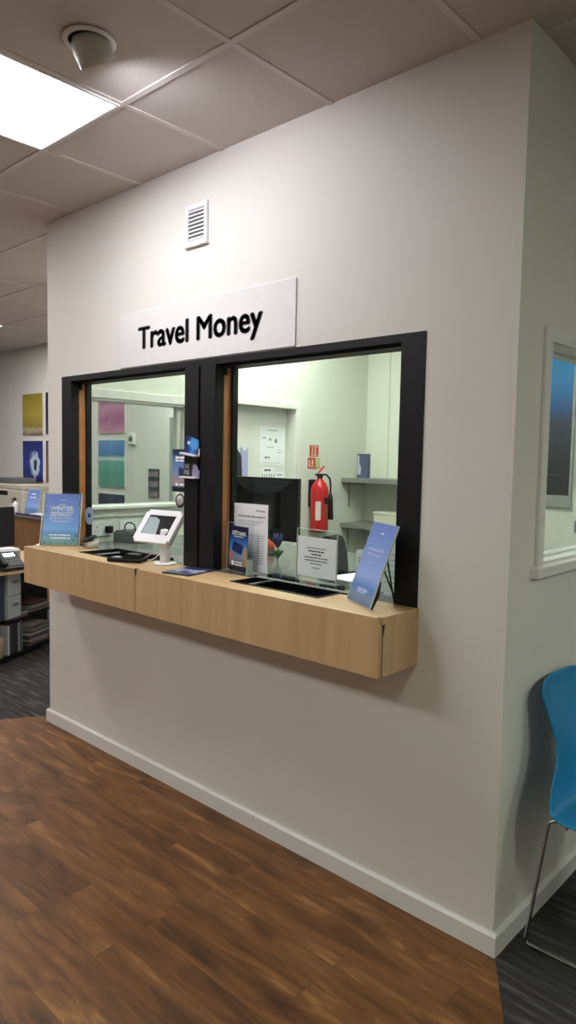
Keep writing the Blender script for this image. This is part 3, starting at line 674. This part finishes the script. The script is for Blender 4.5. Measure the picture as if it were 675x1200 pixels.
# extinguisher
t = thing('fire_extinguisher', 'red fire extinguisher hung on the booth wall under two red signs', 'fire extinguisher', (-2.655,2.215,1.03))
MB().lathe([(.060,0),(.070,.006),(.072,.02),(.072,.33),(.068,.36),(.052,.395),(.030,.415),(.022,.425),(.022,.435),(.001,.435)], n=36).build('cylinder', RED, t)
b = MB(); b.lathe([(.022,.436),(.024,.45),(.018,.47),(.001,.47)]); b.box(-.015,.015,-.045,.02,.452,.47,.003); b.build('valve', BLACK2, t)
b = MB(); b.box(-.010,.010,-.004,.085,.0,.006,.002,mtx=Matrix.Translation((0,-.015,.475)) @ Matrix.Rotation(R(38),4,'X')); b.build('lever', RED, t)
b = MB(); b.box(-.010,.010,-.0,.075,.455,.463,.002); b.build('carry_handle', mat('dull red handle', (150,60,50), .4), t)
MB().tube([(0,.02,.458),(.015,.06,.462),(.03,.088,.43),(.035,.094,.38),(.035,.095,.31)], .008, 10).build('hose', BLACK2, t)
MB().tube([(.035,.095,.31),(.035,.096,.26),(.035,.097,.10)], [.012,.02,.026], 14).build('discharge_horn', BLACK2, t)
def wrap(r, a0, a1, z0, z1, m, nm):
    b = MB(); n = 8; V = []
    for z in (z0, z1): V.append([b.bm.verts.new((r*math.cos(R(a0+(a1-a0)*k/n)), r*math.sin(R(a0+(a1-a0)*k/n)), z)) for k in range(n+1)])
    fs = [b.bm.faces.new((V[0][k], V[0][k+1], V[1][k+1], V[1][k])) for k in range(n)]
    bmesh.ops.recalc_face_normals(b.bm, faces=fs); return b.build(nm, m, t)
wrap(.0728, -75, -40, .10, .25, mat('white label', (226,206,204), .5), 'label')
wrap(.0728, -20, 25, .23, .28, BLACK2, 'label_band'); wrap(.0728, -20, 20, .13, .22, mat('faint red label', (160,50,52), .5), 'instruction_label')
B('wall_bracket', BLACK2, t, -.0945, -.072, -.03, .03, .2, .42)
def wsign(y, z, w, h, label, shape):
    t = thing('safety_sign', label, 'sign', (-2.75, y, z))
    B('plate', REDSIGN, t, .0005, .003, -w/2, w/2, 0, h)
    b = MB()
    for s_ in shape: b.box(.0031, .0038, s_[0], s_[1], s_[2], s_[3])
    b.build('pictogram', mat('cream pictogram', (236,214,196), .5), t); return t
wsign(2.245, 1.635, .11, .092, 'red safety sign with white pictogram, upper one above the extinguisher', [(-.04,.04,.075,.082), (-.03,-.018,.015,.07), (.005,.018,.015,.07), (-.045,.045,.008,.013)])
wsign(2.215, 1.540, .09, .085, 'red safety sign with white pictogram, directly above the extinguisher head', [(-.035,-.02,.01,.07), (0,.02,.03,.07), (-.01,.03,.012,.02)])
t = thing('safety_sign', 'pale yellow green panel beside the lower red safety sign', 'sign', (-2.75, 2.293, 1.54)); B('plate', mat('pale yellow green', (196,196,140), .5), t, .0005, .003, -.03, .03, 0, .085)
lines(GPAPER, t, [], y=0) if False else None

# shelves
for z0, lab in ((1.412, 'grey wall shelf in the booth corner, upper one with a small box'), (1.028, 'grey wall shelf in the booth corner, lower one half hidden by the easel')):
    t = thing('wall_shelf', lab, 'shelf', (-2.745, 2.60, z0))
    B('board', [SHELF], t, 0, 1.05, 0, .345, 0.012, .050, bev=.002)
    b = MB(); b.box(.004, .010, .02, .345, -.012, .012); b.box(.004, .010, .10, .116, -.20, -.012); b.build('bracket', LTGREY, t)
t = thing('small_box', 'small blue and white packet standing on the upper wall shelf', 'box', (-2.60,2.72,1.4625))
B('carton', mat('slate blue card', (74,84,116), .5), t, -.055, .055, -.02, .02, 0, .205); b = MB(); b.poly([(-.05,.03),(-.015,.03),(-.01,.09),(-.03,.12),(-.03,.19),(-.05,.19)], -.0212, -.0203, 'xzy'); b.build('figure_print', mat('pale figure print', (190,190,200), .5), t)
t = thing('storage_box', 'cream card storage box on the lower wall shelf behind the easel top', 'box', (-2.28,2.78,1.0785))
B('box', CREAM, t, -.16, .22, -.12, .12, 0, .09, bev=.003); B('lid', CREAM, t, -.165, .225, -.125, .125, .0902, .112, bev=.003)
# framed sea picture on the booth's rear wall
t = thing('framed_picture', 'large framed blue sky and sea picture seen through the side window', 'picture', (-1.30,2.95,1.303))
SEA = picture('sunset sea print', [(0,(10,14,30)), (.2,(14,20,42)), (.34,(36,40,68)), (.44,(56,62,84)), (.46,(38,56,98)), (.56,(36,96,162)), (.7,(48,136,204)), (1,(60,150,214))], warp=.02, scale=3, rough=.2)
B('print', SEA, t, -.37, .36, -.022, -.018, .085, 1.25)
b = MB(); b.grid([-.385,-.37,.36,.375], [0,.085,1.25,1.265], -.03, -.0005, 'xzy', skip=[(1,1)]); b.build('frame', mat('silver frame', (170,172,170), .35, metal=.3), t)
B('backing', BLACK2, t, -.37, .36, -.0175, -.0005, .085, 1.25)
lines(mat('pale wave streaks', (110,116,128), .5), t, [(.02,.34,.23,.004), (-.2,.1,.45,.006), (.1,.3,.48,.003)], y=-.0222, words=False)
t = thing('leaflet_rack', 'striped teal and white leaflet rack at the far right of the side window', 'leaflet rack', (-.80,2.95,1.40))
b = MB(); b.box(-.09,.09,-.02,-.0005,0,.35); b.build('rack', mat('teal rack', (60,120,150), .5), t)
for k in range(6): B('leaflet', PAPER, t, -.085, .085, -.027, -.0205, .02+.055*k, .045+.055*k)
t = thing('white_cabinet', 'tall white cupboard in the booth beyond the framed sea picture', 'cupboard', (-.62,2.62,0))
B('carcass', TRIM, t, -.17, .46, -.0, .30, 0, 1.46, bev=.003); b = MB(); b.box(-.16,.145,-.018,-.001,.05,1.37,.002); b.build('door', TRIM, t); b = MB(); b.box(.155,.45,-.018,-.001,.05,1.37,.002); b.build('door', TRIM, t)
B('handle', MIDGREY, t, -.145, -.135, -.032, -.0185, 1.16, 1.24)

# notices on the booth door
def paper_on_door(y, z, w, h, label, rows, m=PAPER, ink=GPAPER, x=-2.8395, name='notice'):
    t = thing(name, label, 'notice', (x, y, z), (0,0,R(90)))
    B('paper', m, t, -w/2, w/2, -.0025, -.0003, 0, h)
    if rows: lines(ink, t, rows, y=-.0026)
    return t
paper_on_door(1.845, 1.56, .28, .30, 'large faint printed chart on the white door above the calendar', [(-.05,.06,.27,.006), (-.1,-.07,.21,.01), (-.03,-.01,.2,.02), (.03,.06,.19,.03), (-.06,.02,.14,.004), (-.08,-.02,.06,.014), (.07,.1,.12,.005), (.06,.11,.10,.005), (-.11,.1,.02,.003)])
paper_on_door(1.805, 1.26, .16, .285, 'white calendar sheet with rows of dark marks on the door', [(-.04,.035,.262,.014)]+[(-.065+.026*k, -.065+.026*k+.009, .215-.065*j, .036) for j in range(3) for k in range(6)], ink=DKINK)
paper_on_door(1.935, 1.26, .10, .25, 'narrow printed notice at the right edge of the white door', [(-.03,.03,.225,.010), (-.035,.035,.19,.02), (-.03,.03,.15,.004), (-.03,.03,.13,.004), (-.03,.02,.11,.004), (-.03,.03,.09,.004)])
paper_on_door(1.665, 1.27, .105, .16, 'small printed sheet on the white door left of the calendar', [(-.03,.03,.14,.004), (-.035,.04,.11,.006), (-.035,.04,.085,.006), (-.035,.04,.06,.004), (-.035,.04,.02,.006)])
t = thing('folder', 'lilac plastic wallet hanging on the door beside the dark strip', 'folder', (-2.8395,1.575,1.27), (0,0,R(90)))
B('wallet', mat('lilac plastic', (176,176,214), .35), t, -.07, .01, -.008, -.0005, 0, .42, bev=.002); B('clip', WHITE, t, -.05, -.01, -.011, -.0085, .40, .43)
t = thing('jacket', 'dark navy jacket sleeve hanging at the left edge of the white door', 'jacket', (-2.80,1.44,1.23))
MB().tube([(0,0,.44),(0,.005,.40),(0,.01,.25),(0,.012,.0)], [.006,.03,.034,.03], 12).build('sleeve', mat('navy cloth', (28,32,48), .8), t)
b = MB(); b.tube([(-.035,0,.46),(.0,0,.46),(.004,0,.44)], .004, 8); b.build('hook', CHROME, t)

# rack, thermostat on the shop's rear wall (seen through the side window)
t = thing('leaflet_rack', 'dark wall rack of small leaflets seen through the left pane', 'leaflet rack', (-4.775,2.16,1.20))
B('backboard', mat('slate rack', (66,70,82), .5), t, -.085, .085, -.012, -.0005, 0, .29)
for j in range(3): 
    for k in range(3): B('leaflet', mat('grey card %d' % k, (120+16*k,126,134), .5), t, -.075+.052*k, -.031+.052*k, -.02, -.0125, .01+.1*j, .062+.1*j)
t = thing('thermostat', 'white wall thermostat with a dark dial seen through the left pane', 'thermostat', (-5.14,2.16,1.73))
B('case', WHITE, t, -.045, .045, -.03, -.0005, 0, .12, bev=.006); MB().lathe([(.001,0),(.028,0),(.026,.01),(.001,.012)], mtx=Matrix.Translation((0,-.0305,.06)) @ Matrix.Rotation(R(90),4,'X')).build('dial', MIDGREY, t)

# pictures on the shop's rear wall
PW = .495
def pic(x, z, m, label, h=.5, extra=None):
    t = thing('wall_picture', label, 'picture', (x+PW/2, 2.16, z), group=None)
    B('print', m, t, -PW/2, PW/2, -.018, -.014, 0, h); B('mount', WHITE, t, -PW/2+.004, PW/2-.004, -.0138, -.0005, .004, h-.004)
    return t
Pyel = picture('yellow desert print', [(0,(120,104,84)), (.14,(190,180,140)), (.2,(150,132,58)), (.5,(178,160,62)), (1,(150,136,48))], warp=.12, scale=5, detail=6)
Pblu = picture('blue splash print', [(0,(24,36,100)), (.4,(34,58,150)), (1,(24,40,112))], warp=.1, scale=3, blob=[(.62,.42,.24,.30,(206,222,245)), (.64,.42,.09,.15,(30,50,60))])
Ppur = picture('purple dusk print', [(0,(60,40,84)), (.5,(100,76,120)), (1,(64,48,96))], warp=.2, scale=3)
Ppnk = picture('pink cloud print', [(0,(214,160,186)), (.3,(182,96,148)), (.5,(214,150,186)), (.7,(176,92,144)), (1,(200,126,170))], warp=.28, scale=3, detail=5)
Ptea = picture('beach print', [(0,(96,150,140)), (.3,(84,156,144)), (.55,(110,178,172)), (.6,(214,222,220)), (.68,(78,124,180)), (.85,(90,140,205)), (1,(120,160,215))], warp=.025, scale=3)
Pnav = picture('navy night print', [(0,(24,32,66)), (.5,(38,50,96)), (1,(28,36,76))], warp=.2, scale=3)
Pdrk = picture('dark navy print', [(0,(60,66,84)), (.4,(34,38,64)), (1,(16,18,40))], warp=.1, scale=3)
Pbrn = picture('brown cliff print', [(0,(120,86,60)), (.5,(110,90,84)), (1,(70,74,84))], warp=.1, scale=3)
pic(-7.49,1.853,Pyel,'yellow desert picture on the far wall at the left edge'); pic(-7.49,1.278,Pblu,'blue picture with a white splash under the yellow one'); pic(-7.49,.703,Ppur,'purple picture on the far wall behind the printer, under the splash')
pic(-6.91,1.853,Pdrk,'dark navy picture on the far wall beside the yellow one'); pic(-6.91,1.278,Pbrn,'brown and grey picture beside the blue splash picture'); pic(-6.91,.703,Pbrn,'brown picture low on the far wall behind the blue brochure')
pic(-5.765,1.853,Ppnk,'pink cloud picture seen through the left pane, top of three'); pic(-5.765,1.278,Ptea,'teal beach picture seen through the left pane, middle of three'); pic(-5.765,.703,Pnav,'navy picture seen through the left pane, bottom of three')

# ================================================================== BLUE CHAIR
t = thing('chair', 'blue moulded plastic chair on a chrome sled frame beside the booth\'s side wall', 'chair', (0,0,0))
YC, N = .355, 26
pw_ = [(.056,.880,.165),(.058,.872,.190),(.064,.835,.193),(.083,.765,.176),(.108,.69,.168),(.117,.64,.180),(.122,.59,.222),(.124,.54,.246),(.128,.502,.264),(.135,.474,.274),(.18,.461,.273),(.25,.458,.266),(.33,.452,.256),(.42,.452,.248),(.50,.456,.238),(.55,.454,.226),(.575,.440,.215),(.582,.428,.205)]
prof = [(a, c) for a, c, d in pw_]; wid = [d for a, c, d in pw_]
b = MB(); rows = []
for i, ((x, z), hw) in enumerate(zip(prof, wid)):
    row = []
    fr = max(0, min(1, (.52-x*0-(.872-z)*0)))  # constant
    back = max(0, min(1, (z-.47)/.25)); seatk = 1-back
    for k in range(N+1):
        s_ = 2*k/N-1
        e = abs(s_)**2.4
        row.append(b.bm.verts.new((x-.028*back*(1-e), YC+s_*hw, z+.010*seatk*e-.012*(abs(s_)**5)*(1 if i < 2 else 0))))
    rows.append(row)
fs = []
for a, c in zip(rows, rows[1:]):
    for k in range(N): fs.append(b.bm.faces.new((a[k], a[k+1], c[k+1], c[k])))
for f in fs: f.smooth = True
bmesh.ops.recalc_face_normals(b.bm, faces=fs)
o = b.build('seat_shell', BLUE, t); so = o.modifiers.new('thick', 'SOLIDIFY'); so.thickness = .011; so.offset = 0
sb = o.modifiers.new('smooth', 'SUBSURF'); sb.levels = 1; sb.render_levels = 2
def arc(p0, c, p1, n=5): return [tuple((1-s)**2*Vector(p0)+2*s*(1-s)*Vector(c)+s*s*Vector(p1)) for s in [i/n for i in range(n+1)]]
for y in (.119, .591):
    pts = [(.17,y+(.03 if y < .3 else -.03),.452)]+arc((.145,y+(.012 if y<.3 else -.012),.456),(.122,y,.458),(.117,y,.44))+arc((.060,y,.03),(.054,y,.008),(.075,y,.008))+arc((.52,y,.008),(.56,y,.008),(.548,y,.04))+arc((.50,y,.42),(.497,y,.44),(.47,y+(.015 if y<.3 else -.015),.440))
    MB().tube(pts, .0062, 12).build('sled_leg', CHROME, t)
for x in (.17, .44): MB().tube([(x,.13,.441),(x,.58,.441)], .006, 10).build('cross_tube', CHROME, t)
for y in (.119, .591):
    for x in (.10, .50): B('glide', BLACK2, t, x-.012, x+.012, y-.008, y+.008, 0, .0045)

# ================================================================== LEFT BACKGROUND: DESKS
# near desk
t = thing('desk', 'beech desk at the left edge holding the phone and monitor', 'desk', (-4.5,.3,0), (0,0,R(9)))
B('desk_top', beech('desk beech', False), t, -.45, .45, -1.0, 1.0, .712, .740, bev=.003)
B('end_panel', BLACK2, t, -.40, -.38, -.85, .9, .01, .711)
B('leg', LTGREY, t, .36, .40, .90, .94, 0, .711)
t = thing('drawer_unit', 'grey steel drawer unit hung under the beech desk', 'drawer unit', (-4.34,.345,.345), (0,0,R(28)))
B('carcass', LTGREY, t, -.35, .148, -.09, .075, 0, .364)
MB().box(.02,.14,-.24,-.092,0,.364).build('blue_panel', DKBLUE, t)
for k in range(2):
    dr = B('drawer', LTGREY, t, .150, .166, -.088, .073, .005+.176*k, .174+.176*k, bev=.003)
    hh = B('handle', MIDGREY, dr, .167, .182, -.03, .03, .10+.176*k, .118+.176*k, bev=.004)
# desk monitor, phone, small things
t = thing('monitor', 'black monitor on the beech desk at the left edge', 'monitor', (-4.52,.36,.7415), (0,0,R(8)))
B('screen_housing', SCREEN, t, -.012, .012, -.25, .235, .120, .44, bev=.004); b = MB(); b.box(-.03,-.013,-.05,.02,.0,.3); b.box(-.10,.08,-.12,.10,0,.012,.003); b.build('stand', BLACK2, t)
t = thing('document_tray', 'grey white letter tray on the beech desk under the monitor', 'letter tray', (-4.29,.34,.7415), (0,0,R(8)))
b = MB(); b.box(-.08,.05,-.16,.16,0,.003); b.box(-.08,.05,-.16,-.157,.003,.12); b.box(-.08,.05,.157,.16,.003,.12); b.box(-.08,.05,-.157,.157,.117,.12); b.build('tray', WHITE, t); B('paper', PAPER, t, -.075,.045,-.15,.15,.1202,.135)
t = thing('desk_phone', 'black office telephone with a lit display on the beech desk', 'telephone', (-4.12,.335,.7415), (0,0,R(8)))
tm = Matrix.Rotation(R(38),4,'Y')
MB().poly([(-.08,0),(.08,0),(.08,.02),(-.06,.12),(-.08,.12)], -.10, .10, 'xzy').build('body', BLACK2, t)
pm = Matrix.Translation((.01,0,.072)) @ Matrix.Rotation(R(35.5),4,'Y')
MB().box(-.072,-.035,-.02,.075,0,.003,mtx=pm).build('display', emit('phone display', (200,214,240), .9), t)
b = MB()
for i in range(4):
    for j in range(5): b.box(-.02+.022*i,-.007+.022*i,-.03+.024*j,-.014+.024*j,0,.004,mtx=pm)
b.build('keypad', MIDGREY, t)
MB().box(-.07,.07,-.09,-.045,.004,.03,.008,mtx=pm).build('handset', BLACK2, t)
t = thing('rolled_cable', 'white plug and cable hanging behind the desk telephone', 'cable', (-4.16,.50,.7415))
MB().tube([(0,0,.003),(.01,.01,.06),(.0,.02,.12),(.01,.05,.145),(.02,.07,.16)], .007, 8).build('cord', WHITE, t); MB().tube([(.0,.05,.14),(.03,.1,.165)], .014, 8).build('plug', WHITE, t)

# floor rack with files and magazines
ang = math.atan2(.885,-.467)-math.pi/2
t = thing('floor_rack', 'low black wire floor rack under the desk holding files and magazines', 'rack', (-4.17,.289,0), (0,0,ang))
# local +y runs along the front edge, -x goes to the back
b = MB(); b.box(-.36, 0, -.4, .75, .015, .027); b.box(-.004,.0,-.4,.75,.027,.05); b.build('base_tray', BLACK2, t)
b = MB(); b.box(-.36, -.06, .10, .75, .285, .297); b.build('upper_shelf', BLACK2, t)
for y in (.11, .74): B('upright', BLACK2, t, -.36, -.35, y-.006, y+.006, .0, .46)
b = MB(); b.box(-.362,-.356,.1,.75,.0,.46); b.build('back_panel', BLACK2, t)
RT = Matrix.Translation((-4.17,.289,0)) @ Matrix.Rotation(ang,4,'Z')
def onrack(name, label, cat, x, y, z, rot=0, group=None):
    p = RT @ Vector((x, y, z)); return thing(name, label, cat, p, (0,0,ang+rot), group)
cols = [(196,196,200),(60,56,66),(44,42,52),(52,40,48),(150,156,160),(80,90,90)]
labs = ['white spined file standing in the floor rack, first from the left', 'dark file beside the white spined one in the floor rack', 'charcoal file in the middle of the floor rack', 'dark maroon file in the middle of the floor rack', 'pale grey file, second from the right in the floor rack', 'grey green file standing next to the magazine pile']
y = .17
for c, l in zip(cols, labs):
    th = .022 if c[0] > 100 else .035
    t2 = onrack('file', l, 'file', -.13, y, .0272); m = mat('file cover', c, .5); B('cover', m, t2, -.11, .074, 0, th-.004, 0, .235 if c[0] > 100 else .245); B('pages', PAPER, t2, -.10, .0705, .003, th-.007, .003, .23); y += th
t2 = onrack('paper_bundle', 'leaning bundle of white papers at the left end of the floor rack', 'papers', -.10, -.06, .0272)
for k in range(4): MB().box(-.10,.08,0,.012,0,.2-.01*k,mtx=Matrix.Translation((0,.035*k,0)) @ Matrix.Rotation(R(-22+3*k),4,'X')).build('sheet_bundle', mat('aged paper', (206-14*k,200-18*k,192-24*k), .7), t2)
b = MB(); b.rrect(.22,.15,.03,-.15,-.06,0,.075); o = b.build('magazine_box', BLACK2, None); tag(o, 'black open file box at the far left of the floor rack', 'file box'); o.matrix_world = RT @ Matrix.Translation((-.12,-.03,.028))
def magpile(x, y, z, n, labfn, grp, seed, z_top=None):
    rnd = random.Random(seed); zz = z
    pal = [(150,140,130),(70,60,66),(110,80,80),(180,176,170),(60,64,70),(126,112,100),(90,50,56),(160,160,160)]
    for k in range(n):
        h = rnd.uniform(.007,.016); t3 = onrack('magazine', labfn(k, n), 'magazine', x+rnd.uniform(-.015,.015), y+rnd.uniform(-.015,.015), zz, R(rnd.uniform(-3,3)), grp)
        B('cover', mat('magazine cover', pal[(k+seed) % 8], .45), t3, -.10, .10, -.13, .13, h-.0015, h-.0003); B('pages', mat('magazine pages', tuple(int(c*.9) for c in pal[(k*3+seed) % 8]), .7), t3, -.099, .099, -.129, .129, 0, h-.0016)
        zz += h
    return zz
magpile(-.13, .54, .0272, 16, lambda k, n: 'magazine in the tall pile on the floor rack beside the files', 'magazines piled on the floor rack', 1)
magpile(-.17, .31, .2972, 3, lambda k, n: 'magazine in the left pile on the upper shelf of the floor rack', 'magazines on the upper rack shelf, left pile', 2)
magpile(-.17, .60, .2972, 7, lambda k, n: 'magazine in the right pile on the upper shelf of the floor rack', 'magazines on the upper rack shelf, right pile', 4)

# far sideboard with printer
t = thing('sideboard', 'brown oak sideboard with purple edge against the far wall', 'sideboard', (-6.9,1.72,0))
B('carcass', BROWN, t, -1.2, .90, -.02, .38, 0, .90); B('top', LTGREY, t, -1.22, .92, -.04, .39, .902, .925); B('edge_strip', PURPLE, t, -1.22, .92, -.045, -.0405, .925, .945)
t = thing('printer', 'beige office printer on the far sideboard at the left edge', 'printer', (-7.05,1.93,.926))
B('body', BEIGE, t, -.40, .36, -.20, .18, 0, .27, bev=.01); B('lid', BEIGE, t, -.36, .36, -.19, .17, .272, .335, bev=.012); B('document_feeder', MIDGREY, t, -.38, .05, -.16, .14, .337, .40, bev=.012)
B('badge', BROWN, t, .10, .16, -.203, -.2005, .12, .17); B('output_slot', BLACK2, t, -.35, .0, -.203, -.2005, .2, .25)
t = thing('sanitiser_bottle', 'small white pump bottle in front of the printer', 'bottle', (-6.78,1.69,.926))
MB().lathe([(.03,0),(.034,.01),(.034,.11),(.02,.13),(.012,.135),(.012,.15),(.001,.15)]).build('bottle', WHITE, t); b = MB(); b.lathe([(.014,.15),(.014,.17),(.001,.172)]); b.box(-.04,.01,-.008,.008,.172,.185,.003); b.build('pump', BLACK2, t)
t = plate_thing('leaflet_stand', 'blue leaflet standing on the far sideboard right of the printer', 'leaflet stand', (-6.55,1.76,.926), R(12), R(12))
B('leaflet', EAS, t, -.10, .10, -.003, 0, 0, .29); B('acrylic_sleeve', ACRYE, t, -.105, .105, .0005, .003, 0, .295); lines(INKW, t, [(-.04,.04,.24,.012), (-.05,.05,.2,.015)], y=-.0032)
t = thing('paper_heap', 'crumpled white papers on the far sideboard beside the blue leaflet', 'papers', (-6.36,1.78,.926))
for k in range(3): MB().box(-.12,.1,-.06,.06,0,.008,mtx=Matrix.Translation((.02*k,0,.008*k+.002*k)) @ Matrix.Rotation(R(14*k),4,'Z')).build('sheet', PAPER, t)
t = thing('cable_bundle', 'dark tangle of cables on the desk below the far sideboard', 'cables', (-4.35,.62,.7415))
MB().tube([(0,0,.006),(.02,.06,.05),(0,.1,.09),(-.03,.14,.07),(0,.2,.02),(.03,.28,.008)], .008, 8).build('cable', BLACK2, t)
B('device', BLACK2, t, -.10, .02, .12, .35, 0, .05, bev=.006)
